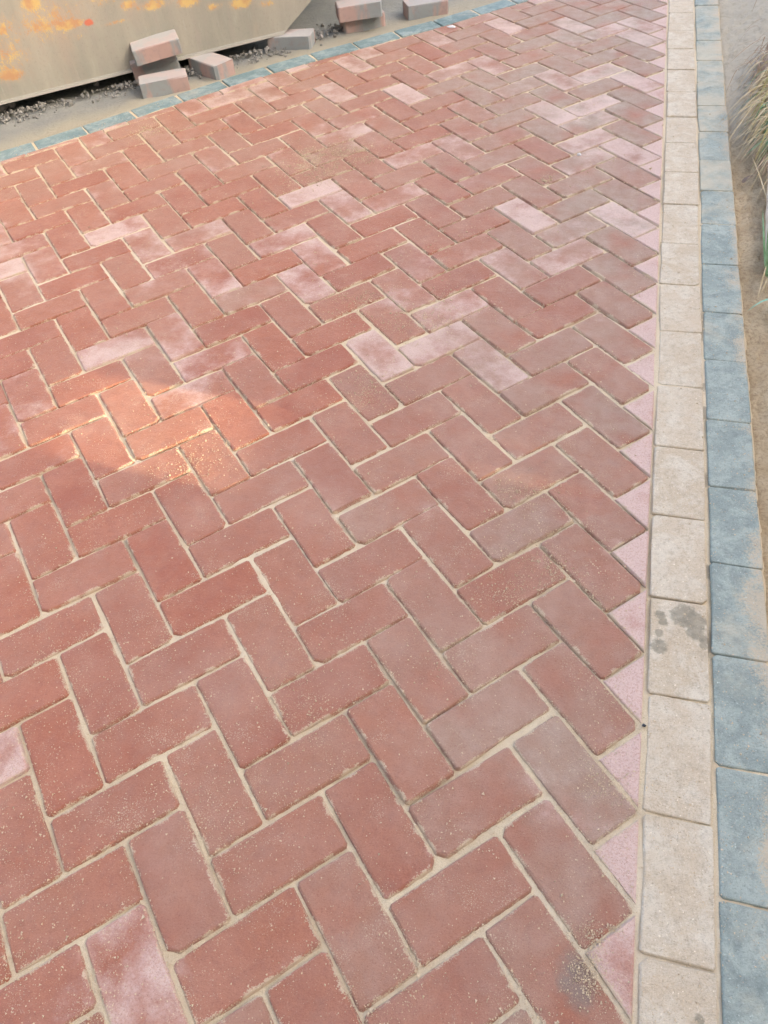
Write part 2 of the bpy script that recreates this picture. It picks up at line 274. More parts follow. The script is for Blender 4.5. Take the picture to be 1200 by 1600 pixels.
# projection (only to decide which pavers show largest)
RC = np.array(Euler((0.70403, 0.08123, 0.24)).to_matrix())
def project(Q):
    c = (np.asarray(Q)-np.array(CAM)) @ RC; z = np.minimum(c[:, 2], -1e-3)
    return np.stack([600-1210.38*c[:, 0]/z, 800+1210.38*c[:, 1]/z], 1), c[:, 2]
def seen_area(P2):
    uv, z = project([(q[0], q[1], 0) for q in P2])
    if (z > -.05).any(): return 0
    if uv[:, 0].max() < 0 or uv[:, 0].min() > 1200 or uv[:, 1].max() < 0 or uv[:, 1].min() > 1600: return 0
    pp = [np.array((np.clip(u, 0, 1200), np.clip(v, 0, 1600))) for u, v in uv]
    return abs(area(pp))
pavers = []
for x in range(-44, 46):
    for y in range(-20, 31):
        d = (x-y) % 4
        if x-y > 4 or d in (1, 2): continue
        w, h = (2, 1) if d == 0 else (1, 2)
        c0 = gw(x+w/2, y+h/2)
        if c0[1] < -1.0 or c0[0] < -4.2 or c0[1] > 5: continue
        bp, bd, bn = border_line(c0); dist = np.dot(c0-bp, bn)
        if dist > .13: continue
        if np.dot(c0-np.array([-1.1, -.9]), np.array([-.80, -.6])) > .55: continue
        nodes = [(x+i, y+j) for i in range(w+1) for j in range(h+1) if (x+i, y+j) in RES]
        off = np.mean([RES[q] for q in nodes], 0) if nodes else np.array([random.gauss(0, .0009), random.gauss(0, .0009)])
        ang = (math.pi/4 if d == 0 else math.pi*3/4)
        if len(nodes) >= 4:   # small turn of the paver from its measured corners
            num = den = 0.
            for q in nodes:
                r = gw(*q)-c0; e = RES[q]-off; num += r[0]*e[1]-r[1]*e[0]; den += np.dot(r, r)
            ang += max(-.02, min(.02, num/den))
        else: ang += random.gauss(0, .004)
        c = c0+off; ca, sa = math.cos(ang), math.sin(ang); rot = np.array([[ca, -sa], [sa, ca]])
        rectw = [c+rot@np.array(q) for q in ((-.101, -.05), (.101, -.05), (.101, .05), (-.101, .05))]
        P = clip(clip(rectw, np.array([-.0015, 0]), np.array([1., 0])), bp-bn*.004, bn)
        if len(P) < 3 or area(P) < .0008: continue
        cut = area(P) < .0190
        P = tidy(P)
        if len(P) < 3: continue
        cc = np.mean(P, 0) if cut else c
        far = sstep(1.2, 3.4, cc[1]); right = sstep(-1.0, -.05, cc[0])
        if cut:
            bloom = random.uniform(.35, .85)
            if cc[0] > -.12: bloom = random.uniform(1.0, 1.3)
        elif (x, y) in BLOOM: bloom = BLOOM[(x, y)]
        else:
            bloom = random.choice([0, 0, .1, .2])+(random.random() < .13+.12*far*right)*random.uniform(.25, .65)
            if cc[1] < .9: bloom = random.choice([0, 0, 0, .12, .2])
        grey = GREY.get((x, y), random.uniform(0, .25)+right*random.uniform(.2, .65)+(.40+.35*right)*far*random.uniform(.5, 1.))  # own grey-tan tone, plus a far term that paints the washed-out haze
        if cut and cc[0] > -.12: grey = 0
        pavers.append(dict(P=P, cut=cut, c=c, rot=rot, ang=ang, bloom=min(bloom, 1.3), grey=min(grey, 1.), tone=random.random(), seen=seen_area(P)))
# ------------------------------------------------------------------ setting: ground
def bdist(X, Y):
    """signed distance past the left border (positive = off the paving)"""
    d = np.full(X.shape, 1e9); sgn = np.zeros(X.shape)
    for a, b in zip(BORDER[:-1], BORDER[1:]):
        e = b-a; L = e@e; t = np.clip(((X-a[0])*e[0]+(Y-a[1])*e[1])/L, 0, 1)
        dx = X-a[0]-t*e[0]; dy = Y-a[1]-t*e[1]; dd = np.hypot(dx, dy); s = np.sign(e[0]*dy-e[1]*dx)
        m = dd < d; d = np.where(m, dd, d); sgn = np.where(m, s, sgn)
    return d*sgn
def spaced(*seg):
    out = [np.arange(a, b, s) for a, b, s in seg]; return np.unique(np.concatenate(out+[np.array([seg[-1][1]])]))
def ground_z(X, Y):
    bd = bdist(X, Y)
    left = sstep(.06, .10, bd)
    zl = -.012+.010*fbm(X, Y, 2.2, 3, 1)+.010*(fbm(X, Y, 14, 3, 4)-.5)+.004*(fbm(X, Y, 70, 2, 6)-.5)
    right = sstep(.185, .215, X)*(bd < .2)
    zr = -.016+.07*sstep(.22, .62, X)*sstep(.3, 2.6, Y)+.016*(fbm(X, Y, 7, 3, 9)-.45)+.024*(fbm(X, Y, 38, 3, 11)-.5)+.012*(fbm(X, Y, 120, 2, 13)-.5)
    z = -.045+0*X
    z = z*(1-left)+zl*left
    z = np.where(X > .16, -.045*(1-right)+zr*right, z)
    outer = sstep(4, 9, np.hypot(X+1, Y-2))
    return z*(1-outer)-.02*outer
xs = spaced((-600, -60, 90), (-60, -8, 6.5), (-8, -3.6, .2), (-3.6, -.5, .022), (-.5, .15, .05), (.15, .55, .009), (.55, 1.2, .05), (1.2, 8, .4), (8, 60, 6.5), (60, 600, 90))
ys = spaced((-600, -60, 90), (-60, -8, 6.5), (-8, -.8, .25), (-.8, 2.0, .02), (2.0, 4.6, .02), (4.6, 8, .2), (8, 60, 6.5), (60, 600, 90))
def ground_mat():
    k = N('dusty_ground'); p = k.pos(); x = k.xyz(p)
    left = k.mix(k.mr(k.noise(p, 6., 5., .65), .35, .7), (.295, .305, .275), (.36, .36, .315))
    left = k.mix(k.mr(k.noise(p, 70., 5., .7), .5, .8, 0, .6), left, (.21, .205, .19))
    # band of spilled jointing sand along the course of blue pavers (45 degree line)
    d = k.math('SUBTRACT', k.math('MULTIPLY', k.math('SUBTRACT', x[1], x[0]), .7071), k.math('MULTIPLY', k.math('SUBTRACT', k.noise(p, 5., 4.), .5), .18))
    left = k.mix(k.mr(d, 3.42, 3.24), left, k.mix(k.noise(p, 300., 2.), (.39, .35, .255), (.50, .46, .345)))
    soil = k.mix(k.mr(k.noise(p, 12., 5., .65), .3, .7), (.51, .385, .225), (.62, .495, .305))
    soil = k.mix(k.mr(k.noise(p, 110., 5., .75), .42, .70, 0, .8), soil, (.33, .225, .13))
    soil = k.mix(k.math('MULTIPLY', k.mr(x[1], 2.15, 2.6), .85), soil, k.mix(k.mr(k.noise(p, 34., 6., .75), .50, .72), (.55, .50, .38), (.40, .365, .275)))
    c = k.mix(k.mr(x[0], .05, .12), left, soil)
    h = k.math('ADD', k.math('MULTIPLY', k.noise(p, 600., 3., .7), .6), k.math('MULTIPLY', k.noise(p, 90., 5., .65), 1.4))
    return k.out(c, .95, k.bump(h, .006, 1.), .2)
g = link('ground', tensor_grid('ground', xs, ys, ground_z), ground_mat()); tag(g, 'dusty concrete ground and sandy soil around the paving', kind='structure')
# ------------------------------------------------------------------ pavement: sand bed with its pavers
def bed_z(X, Y):
    z = -.0064+.0080*(fbm(X, Y, 3.1, 3, 21)-.5)+.0050*(fbm(X, Y, 11, 2, 23)-.5)+.0034*(fbm(X, Y, 75, 2, 25)-.5)
    for (x, y, r, a) in HEAPS:
        z = z+.0013*a*np.exp(-((X-x)**2+(Y-y)**2)/(r*r))
    # sand drifting in over the outer blue-grey course from the soil
    z = z+.0016*sstep(-.02, 0, X)*(X < .16)
    e = sstep(.125, .235, X)
    z = z+e*(.0105*sstep(.40, .72, fbm(X, Y, 6.5, 3, 31)+.12*sstep(.9, 2.4, Y)-.08*sstep(.7, -.2, Y))+.0012)
    e2 = sstep(-.05, .09, bdist(X, Y)); z = z+e2*.004*sstep(.45, .75, fbm(X, Y, 5, 3, 33))
    z = z+.0024*(fbm(X, Y, 190, 1, 27)-.5)
    rim = np.maximum(sstep(.205, .245, X), sstep(.088, .12, bdist(X, Y)))
    lim = -.0012-.0022*fbm(X, Y, 60, 2, 35)
    z = np.minimum(z, lim)
    return z-rim*.05
bxs = spaced((-3.9, -1.7, .012), (-1.7, .26, .0056)); bys = spaced((-.75, 1.5, .0056), (1.5, 4.7, .0105))
keepbed = lambda X, Y: (bdist(X, Y) < .13) & (X*.80+Y*.6 > -2.05)
bed = link('pavement', tensor_grid('pavement', bxs, bys, bed_z, keepbed), M_SAND)
tag(bed, 'red herringbone block paving with sandy joints', kind='structure')
full = sorted([q for q in pavers if not q['cut']], key=lambda q: -q['seen']); cuts = [q for q in pavers if q['cut']]
def place(q, name, me, i):
    o = link(name, me, None, bed, (q['c'][0], q['c'][1], random.gauss(0, .0009)), (random.gauss(0, .0055), random.gauss(0, .0032), q['ang']))
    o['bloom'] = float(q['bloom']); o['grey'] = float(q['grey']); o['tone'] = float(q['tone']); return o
for i, q in enumerate(full[:298]): place(q, 'brick', FULL[random.randrange(24)], i)
cuts.sort(key=lambda q: -q['seen']); rest = full[298:]
for i, q in enumerate(cuts):
    if q['seen'] <= 0: rest.append(q); continue
    loc = [q['rot'].T@(v-q['c']) for v in q['P']]
    place(q, 'cut_brick', block('cut_brick', loc, .045, .0034, M_RED, cz=.005, jit=.0009), i)
V, F, A = [], [], {'bloom': [], 'grey': [], 'tone': []}
for q in rest:
    P = q['P']; I1 = inset(P, .004); n = len(P); b = len(V); z = random.gauss(0, .0007)
    V += [(v[0], v[1], -.045) for v in P]+[(v[0], v[1], z-.004) for v in P]+[(v[0], v[1], z) for v in I1]
    fs = [(b+r*n+i, b+r*n+(i+1) % n, b+(r+1)*n+(i+1) % n, b+(r+1)*n+i) for r in range(2) for i in range(n)]+[tuple(b+2*n+i for i in range(n))]
    F += fs
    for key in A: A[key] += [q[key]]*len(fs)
me = bpy.data.meshes.new('distant_bricks'); me.from_pydata([tuple(map(float, v)) for v in V], [], F); me.update()
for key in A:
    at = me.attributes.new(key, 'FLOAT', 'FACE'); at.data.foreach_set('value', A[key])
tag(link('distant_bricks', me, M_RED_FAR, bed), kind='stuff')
print('pavers', len(full), 'cut', len(cuts), 'rest', len(rest))
# ------------------------------------------------------------------ edging courses
def course(name, label, joints, x0, x1, mat, dust):
    root = link(name, None); tag(root, label, kind='structure')
    for a, b in zip(joints[:-1], joints[1:]):
        L = b-a-random.uniform(.0015, .004); wd = x1-x0-random.uniform(0, .002)
        me = block('brick', rect_poly(L, wd, random.uniform(.0034, .0045), .0012, .12), .05, random.uniform(.0025, .0034), mat, jit=.0007)
        o = link('brick', me, None, root, ((x0+x1)/2+random.gauss(0, .0010), (a+b)/2, random.gauss(.0005, .001)), (random.gauss(0, .004), random.gauss(0, .006), math.pi/2+random.gauss(0, .006)))
        o['tone'] = random.random(); o['dust'] = dust(o.location.y); 
    return root
jc = [-.82, -.612, -.408, -.203, .001, .213, .418, .627, .830, 1.042, 1.256, 1.468, 1.675, 1.894]
while jc[-1] < 4.6: jc.append(jc[-1]+.2075+random.gauss(0, .002))
jg = [-.72, -.515, -.310, -.104, .103, .312, .520, .726, .935, 1.152, 1.352, 1.577, 1.792, 1.990, 2.192]
while jg[-1] < 4.6: jg.append(jg[-1]+.205+random.gauss(0, .002))
course('cream_edging', 'single course of cream pavers along the red paving', jc, .0055, .1095, M_CREAM, lambda y: random.uniform(0, .35))
course('grey_edging', 'outer course of blue-grey pavers against the soil', jg, .1155, .2130, M_GREY, lambda y: random.uniform(.0, .35)+.35*float(sstep(1., 2.4, y)))
root = link('slate_edging', None); tag(root, 'course of slate blue pavers along the far side of the paving', kind='structure')
seg = np.linalg.norm(np.diff(BORDER, axis=0), axis=1); cum = np.concatenate([[0], np.cumsum(seg)])
def along(s, off):
    i = min(max(np.searchsorted(cum, s)-1, 0), len(seg)-1); d = (BORDER[i+1]-BORDER[i])/seg[i]
    return BORDER[i]+d*(s-cum[i])+off*np.array([-d[1], d[0]])
s = .08
while s < cum[-1]-.25:
    a, b = along(s, .048), along(s+.2, .048); c = (a+b)/2; d = b-a
    me = block('brick', rect_poly(.2, random.uniform(.086, .093), .005, .001), .05, .0045, M_BLUE, jit=.0005)
    o = link('brick', me, None, root, (c[0], c[1], random.gauss(.0005, .001)), (random.gauss(0, .006), random.gauss(0, .004), math.atan2(d[1], d[0])))
    o['tone'] = random.random(); o['dust'] = random.uniform(0, .35); s += .2085
# ------------------------------------------------------------------ unseen walls added outside the frame to shade the paving
def plaster():
    k = N('cream_render'); p = k.pos()
    c = k.mix(k.noise(p, 2., 5.), (.30, .26, .21), (.36, .32, .27))
    return k.out(c, .9, k.bump(k.noise(p, 60., 4.), .003, .6), .2)
M_PL = plaster()
def boxes(name, L, mat, parent=None):
    V, F = [], []
    for (x0, x1, y0, y1, z0, z1) in L:
        b = len(V); V += [(x, y, z) for x in (x0, x1) for y in (y0, y1) for z in (z0, z1)]
        F += [tuple(b+i for i in f) for f in ((0,1,3,2), (4,6,7,5), (0,4,5,1), (2,3,7,6), (0,2,6,4), (1,5,7,3))]
    return link(name, mesh(name, V, F), mat, parent)
tag(boxes('unseen_shade_wall', [(-9, 6, -3.3, -3.0, -.05, 6.5)], M_PL), 'plain unseen wall added behind the viewpoint to block the sky', 'wall')  # added sky blocker, darkens the arrises that face the camera
# added unseen wall on the right, its slots shaped to cast the sun patch
te = math.tan(SUN_EL); ax = -to_sun.y/to_sun.x      # drift in Y per metre towards -X
XW = 4.6
def hole(x0, x1, y0, y1):
    """opening in the wall that lights x0..x1, y0..y1 on the ground"""
    d0, d1 = XW-x0, XW-x1; yc = (y0+y1)/2-ax*(d0+d1)/2
    return (yc-(y1-y0)/2, yc+(y1-y0)/2, d1*te, d0*te)
HOLES = sorted([hole(-1.50, -.95, .575+.042*i, .575+.042*i+.017) for i in range(7)]+[hole(-.46, -.18, .680, .686), hole(-.40, -.24, .792, .797), hole(-.90, -.70, .870, .876)])
def wall_with_holes(x0, x1, y0, y1, ztop, holes):
    ys = sorted({y0, y1, *[h[0] for h in holes], *[h[1] for h in holes]}); L = []
    for a, b in zip(ys[:-1], ys[1:]):
        m = (a+b)/2; hs = sorted([h for h in holes if h[0] < m < h[1]], key=lambda h: h[2]); z = -.1
        for h in hs: L.append((x0, x1, a, b, z, h[2])); z = h[3]
        L.append((x0, x1, a, b, z, ztop))
    return L
tag(boxes('unseen_slotted_wall', wall_with_holes(XW, XW+.02, -9, 16, 4.3, HOLES), M_PL), 'tall unseen wall added right of the path, slotted to shape the sun patch', 'wall')
# ------------------------------------------------------------------ steel skip
A0 = np.array([-2.640, 2.378, 0.]); D0 = np.array([.7851, .6193, 0]); N0 = np.array([.6193, -.7851, 0.])
def skip_mat():
    k = N('worn_painted_steel'); oc = k.oco(); x = k.xyz(oc)
    st = k.vmath('MULTIPLY', oc, (1., 1., .22))
    c = k.mix(k.mr(k.noise(st, 7., 5., .6), .3, .7), (.29, .29, .235), (.385, .365, .295))
    c = k.mix(k.mr(k.noise(st, 26., 5., .7), .45, .75, 0, .7), c, (.34, .31, .26))
    c = k.mix(k.mr(k.noise(k.vmath('MULTIPLY', oc, (1., 1., .12)), 55., 4., .7), .55, .8, 0, .5), c, (.42, .42, .36))
    c = k.mix(k.mr(k.noise(k.vmath('MULTIPLY', oc, (1., 1., .4)), 5., 6., .7), .50, .72, 0, .55), c, (.40, .33, .255))
    c = k.mix(k.mr(k.noise(oc, 75., 5., .8), .52, .70, 0, .45), c, (.22, .215, .18))
    tot = None
    nz = k.noise(k.vmath('MULTIPLY', oc, (1., 1., .7)), 34., 7., .8, .5); n2 = k.noise(oc, 130., 4., .75)
    for (s_, z_, rs, rz, a) in [(0.26, 0.315, 0.055, 0.05, 1.0), (0.1, 0.26, 0.1, 0.06, 0.8), (0.37, 0.215, 0.085, 0.024, 1.1), (0.38, 0.175, 0.06, 0.035, 0.55), (0.08, 0.09, 0.075, 0.035, 1.0), (0.16, 0.13, 0.05, 0.03, 0.6), (0.5, 0.28, 0.03, 0.03, 0.5), (0.55, 0.185, 0.09, 0.012, 0.7), (1.6, 0.3, 0.2, 0.05, 0.8), (0.3, 0.24, 0.22, 0.11, 0.72), (0.08, 0.17, 0.16, 0.12, 0.7), (0.55, 0.3, 0.12, 0.06, 0.9), (-0.2, 0.27, 0.15, 0.1, 0.9), (-0.15, 0.1, 0.1, 0.04, 0.7), (0.3, 0.55, 0.4, 0.08, 0.8), (1.2, 0.6, 0.5, 0.08, 0.8), (0.72, 0.215, 0.09, 0.03, 0.85), (0.87, 0.2, 0.06, 0.03, 1.1), (0.97, 0.16, 0.05, 0.022, 0.8), (1.09, 0.15, 0.065, 0.028, 1.15), (1.2, 0.125, 0.05, 0.02, 0.8), (0.62, 0.235, 0.05, 0.03, 0.9), (0.9, 0.24, 0.3, 0.04, 0.75)]:
        dx = k.math('DIVIDE', k.math('SUBTRACT', x[0], s_), rs); dz = k.math('DIVIDE', k.math('SUBTRACT', x[2], z_), rz)
        e = k.math('MULTIPLY', k.math('POWER', 2.718, k.math('MULTIPLY', k.math('ADD', k.math('MULTIPLY', dx, dx), k.math('MULTIPLY', dz, dz)), -1.)), a)
        tot = e if tot is None else k.math('MAXIMUM', tot, e)
    m = k.mr(k.math('ADD', k.math('MULTIPLY', tot, .50), k.math('ADD', k.math('MULTIPLY', nz, .80), k.math('MULTIPLY', n2, .5))), .955, 1.05)
    halo = k.mr(k.math('ADD', k.math('MULTIPLY', tot, .5), k.math('MULTIPLY', nz, .6)), .45, .80)
    c = k.mix(k.math('MULTIPLY', halo, .7), c, (.50, .35, .23))
    yel = k.mix(k.mr(k.noise(oc, 19., 3.), .38, .62), (.50, .27, .12), (.62, .45, .15))
    c = k.mix(k.math('MULTIPLY', m, .8), c, yel)
    r = k.vmath('LENGTH', k.vmath('DIVIDE', k.vmath('SUBTRACT', oc, (.450, 0, .206)), (.020, 1., .013)))
    c = k.mix(k.mr(k.math('ADD', r, k.math('MULTIPLY', nz, 1.7)), 2.0, 1.5), c, (.56, .17, .10))
    c = k.mix(k.mr(x[2], .012, .004, 0, .6), c, (.50, .49, .44))       # rubbed lower edge
    h = k.math('ADD', k.noise(oc, 240., 4., .7), k.math('MULTIPLY', k.noise(oc, 9., 3.), 3.))
    return k.out(c, k.mr(nz, .3, .7, .55, .8), k.bump(h, .0012, .7), .4)
M_SKIP = skip_mat()
def extrude(name, prof, y0, y1, mat, parent):
    """closed profile in local x,z pushed along local y"""
    n = len(prof); V = [(a, y0, b) for a, b in prof]+[(a, y1, b) for a, b in prof]
    F = [tuple(range(n)), tuple(reversed(range(n, 2*n)))]+[(i, i+n, (i+1) % n+n, (i+1) % n) for i in range(n)]
    return link(name, mesh(name, V, F), mat, parent)
skip = link('waste_skip', None, None, None, (A0[0], A0[1], .055), (0, 0, math.atan2(D0[1], D0[0])))
tag(skip, 'worn grey steel skip with flaking yellow paint standing beside the paving', 'skip')
SP = [(-1.0, 0), (1.262, 0), (2.25, .66), (2.45, 1.02), (-2.1, 1.02), (-1.95, .66)]
extrude('side_panel', SP, 0, .006, M_SKIP, skip)
extrude('side_panel', SP, 1.40, 1.406, M_SKIP, skip)
extrude('floor_plate', [(-1.0, .002), (1.258, .002), (1.258, .010), (-1.0, .010)], .0085, 1.398, M_SKIP, skip)
extrude('end_plate', [(1.262, .004), (2.247, .662), (2.241, .670), (1.256, .012)], .0085, 1.398, M_SKIP, skip)
extrude('end_plate', [(-1.003, .004), (-.997, .012), (-1.94, .670), (-1.947, .662)], .0085, 1.398, M_SKIP, skip)
extrude('bottom_flange', [(-1.0, -.004), (1.258, -.004), (1.258, .007), (-1.0, .007)], -.009, -.0015, M_SKIP, skip)
extrude('top_rail', [(-2.14, 1.022), (2.49, 1.022), (2.49, 1.09), (-2.14, 1.09)], -.03, .035, M_SKIP, skip)
extrude('top_rail', [(-2.14, 1.022), (2.49, 1.022), (2.49, 1.09), (-2.14, 1.09)], 1.371, 1.436, M_SKIP, skip)
for xr in (-.9, 1.7): extrude('rib', [(xr, .46), (xr+.06, .46), (xr+.06, 1.018), (xr, 1.018)], -.04, -.001, M_SKIP, skip)
for yr in (.25, 1.1): extrude('skid', [(-.95, -.06), (1.1, -.06), (1.1, -.001), (-.95, -.001)], yr, yr+.08, M_SKIP, skip)
# ------------------------------------------------------------------ loose pavers
LB = [block('loose_brick', rect_poly(.2, .1, .004, .0018, .4), .06, .0045, M_LOOSE, bottom=True, jit=.0018) for _ in range(8)]
def loose(label, fl, d, zt, lean=(0, 0), group='loose pavers beside the paving', bare=0):
    """fl: front left top corner, d: direction of the long side (front edge), zt: height of the upper face"""
    d = np.array(d, float); d /= np.linalg.norm(d); n = np.array([-d[1], d[0]])
    c = np.array(fl)+d*.1+n*.05
    o = link('loose_brick', LB[random.randrange(8)], None, None, (c[0], c[1], zt), (lean[0], lean[1], math.atan2(d[1], d[0])))
    return tag(o, label, 'brick', group)
loose('grey-pink loose brick lying alone near the end of the skip', (-1.722, 3.112), (.203, .018), .050)
loose('lower brick of the two-brick stack behind the blue course', (-1.417, 3.318), (.178, .109), .050)
loose('upper brick of the two-brick stack behind the blue course', (-1.427, 3.285), (.180, .080), .111)
loose('loose brick lying right of the two-brick stack, cut by the top edge of the photo', (-1.157, 3.492), (.150, .078), .050)
loose('front bottom brick of the leaning pile beside the skip', (-2.103, 2.590), (.172, .093), .052)
loose('brick set on edge behind the front brick of the leaning pile', (-2.166, 2.668), (.172, .100), .0, (R(-90), 0))
o = bpy.data.objects[-1] if False else COL.objects[-1]; o.location.z = .046; o.rotation_euler = (R(97), R(-4), o.rotation_euler.z)
loose('top brick of the leaning pile, touching the skip side', (-2.140, 2.668), (.180, .112), .161, (R(5), R(-4)))
loose('grey-pink brick right of the leaning pile, turned away from it', (-2.012, 2.882), (.168, -.098), .052)
# ------------------------------------------------------------------ stones and rubble
def stone_mat(name, c1, c2):
    k = N(name); p = k.pos(); return k.out(k.mix(k.noise(p, 90., 4.), c1, c2), .9, k.bump(k.noise(p, 300., 3.), .001, .8), .25)
M_ST = stone_mat('pale_stone', (.40, .36, .33), (.62, .57, .52)); M_RUB = stone_mat('rubble', (.15, .15, .135), (.33, .32, .285))
ICO = None
def ico():
    t = (1+5**.5)/2
    v = np.array([(-1,t,0),(1,t,0),(-1,-t,0),(1,-t,0),(0,-1,t),(0,1,t),(0,-1,-t),(0,1,-t),(t,0,-1),(t,0,1),(-t,0,-1),(-t,0,1)], float); v /= np.linalg.norm(v[0])
    f = np.array([(0,11,5),(0,5,1),(0,1,7),(0,7,10),(0,10,11),(1,5,9),(5,11,4),(11,10,2),(10,7,6),(7,1,8),(3,9,4),(3,4,2),(3,2,6),(3,6,8),(3,8,9),(4,9,5),(2,4,11),(6,2,10),(8,6,7),(9,8,1)])
    return v, f
IV, IF = ico()
def stones(name, pts, mat):
    Vs, Fs = [], []
    for i, (x, y, z, r) in enumerate(pts):
        v = IV*(1+rng.uniform(-.3, .3, (12, 1)))*r*rng.uniform(.6, 1.25, 3); a = rng.uniform(0, 6.28); ca, sa = math.cos(a), math.sin(a)
        v = v@np.array([[ca, sa, 0], [-sa, ca, 0], [0, 0, 1]]); Vs.append(v+np.array([x, y, z])); Fs.append(IF+12*i)
    return link(name, mesh_np(name, np.concatenate(Vs), np.concatenate(Fs)), mat)
def wall_pt(s_, off): q = A0+D0*s_+N0*off; return q[0], q[1]
pts = []
for i in range(1700):
    s_ = random.uniform(-.25, 1.75); off = random.gauss(.012, .035)
    if random.random() > .35+.65*float(vnoise(s_, 0, 5)): continue
    if 1.25 < s_:
        if random.random() < .5 or s_ > 1.55: continue
        off = random.gauss(-.05, .05)
    x, y = wall_pt(s_, off); r = random.choice([.004, .005, .006, .008, .011])*random.uniform(.7, 1.2)
    r *= .8
    pts.append((x, y, -.004+r*.5+.012*max(0, 1-abs(off)/.08), r))
tag(stones('rubble', pts, M_RUB), 'dark broken rubble under the lower edge of the skip', kind='stuff')
def bpx(u, v, z=0.):
    d = RC@np.array([(u-600)/1210.38, -(v-800)/1210.38, -1.]); t = (z-CAM.z)/d[2]; return CAM.x+t*d[0], CAM.y+t*d[1]
for (x, y, r, lab) in [(-2.703, 2.455, .020, 'pale pinkish stone under the skip edge near the left of the photo'), (-2.672, 2.480, .022, 'blue-grey rounded stone under the skip edge beside a pinkish one'), (-2.735, 2.428, .017, 'whitish broken stone leftmost under the skip edge'), (-2.385, 2.705, .012, 'small whitish stone under the skip, left of the leaning pile'), (-1.515, 3.262, .013, 'white pebble right of the lone loose brick')]:
    o = stones('stone', [(0, 0, 0, r)], M_ST); o.location = (x, y, r*.45); tag(o, lab, 'stone', 'stones beside the skip')
o = stones('pebble', [(0, 0, 0, .0036)], stone_mat('dark_pebble', (.03, .035, .04), (.10, .11, .12))); o.location = (.0005, .149, .001); tag(o, 'tiny dark pebble in the joint between the pink cut bricks and cream course', 'pebble')
o = stones('pebble', [(0, 0, 0, .007)], stone_mat('white_pebble', (.7, .7, .68), (.8, .8, .78))); o.location = (-.272, 2.194, .003); tag(o, 'small white pebble lying on the far right of the red paving', 'pebble')
o = stones('pebble', [(0, 0, 0, .014)], stone_mat('white_lump', (.72, .72, .70), (.82, .82, .80))); o.location = (-.933, 3.38, .003); o.scale = (1.4, 1., .35); tag(o, 'flat white lump on the paving near the blue course at the top', 'pebble')
# ------------------------------------------------------------------ loose sand grains on the pavers
def grains():
    P = []
    def add(x, y, n=1): P.append(np.stack([x, y], 1))
    n = 60000
    u = rng.uniform(-60, 1260, n*3); v = rng.uniform(60, 1640, n*3)
    d = RC@np.stack([(u-600)/1210.38, -(v-800)/1210.38, -np.ones_like(u)]); t = -CAM.z/d[2]; x = CAM.x+t*d[0]; y = CAM.y+t*d[1]
    den = sstep(.42, .75, fbm(x, y, 3.5, 3, 51))*.45+.06+.6*sstep(.58, .8, fbm(x, y, 12, 2, 53))
    a = x/SQ+4; b = y/SQ; gx = (a+b)/2; gy = (b-a)/2                      # nearest joint
    ix = np.floor(gx).astype(int); iy = np.floor(gy).astype(int); fx = gx-ix; fy = gy-iy; dd = (ix-iy) % 4
    e = np.minimum(np.where(dd == 1, 9, fx), np.where(dd == 0, 9, 1-fx)); e2 = np.minimum(np.where(dd == 2, 9, fy), np.where(dd == 3, 9, 1-fy))
    e = np.minimum(e, e2)
    den = den*(.30+.7*np.exp(-e/.12))+1.9*np.exp(-e/.035)*sstep(.40, .62, fbm(x, y, 9, 2, 55))
    den = np.where(x > 0, .16, den)
    m = (rng.random(len(x)) < den*1.05) & (bdist(x, y) < .08) & (y < 2.6) & (x < .213)
    P.append(np.stack([x, y], 1)[m])
    for (hx, hy, r, am) in HEAPS:
        k = int(1000*am*(r/.05)); q = rng.normal(0, 1, (k, 2))*r*1.25+np.array([hx, hy]); P.append(q[rng.random(len(q)) < .25+1.1*sstep(.45, .7, fbm(q[:, 0], q[:, 1], 28, 3, 57))])
    P = np.concatenate(P); P = P[(P[:, 1] > -.7)]
    n = len(P); print('grains', n)
    r = rng.gamma(2., .00019, n)+.00028; r = r*(1+.25*np.clip(P[:, 1], 0, 2))
    tet = np.array([(1,1,1),(1,-1,-1),(-1,1,-1),(-1,-1,1)])/1.2
    rot = rng.normal(0, 1, (n, 3, 3)); rot = np.linalg.qr(rot)[0]
    V = (tet[None]@rot)*r[:, None, None]*rng.uniform(.6, 1.4, (n, 1, 3)); V[:, :, 2] *= .8
    V += np.stack([P[:, 0], P[:, 1], r*.5+.0006], 1)[:, None, :]
    F = np.array([(0,1,2),(0,3,1),(0,2,3),(1,3,2)])[None]+4*np.arange(n)[:, None, None]
    return mesh_np('sand_grains', V.reshape(-1, 3), F.reshape(-1, 3))
k = N('sand_grain'); M_GR = k.out(k.mix(k.noise(k.pos(), 330., 1.), (.48, .36, .22), (.70, .57, .39)), .9, None, .3)
tag(link('sand_grains', grains(), M_GR), 'loose grains of jointing sand scattered over the paving', kind='stuff')
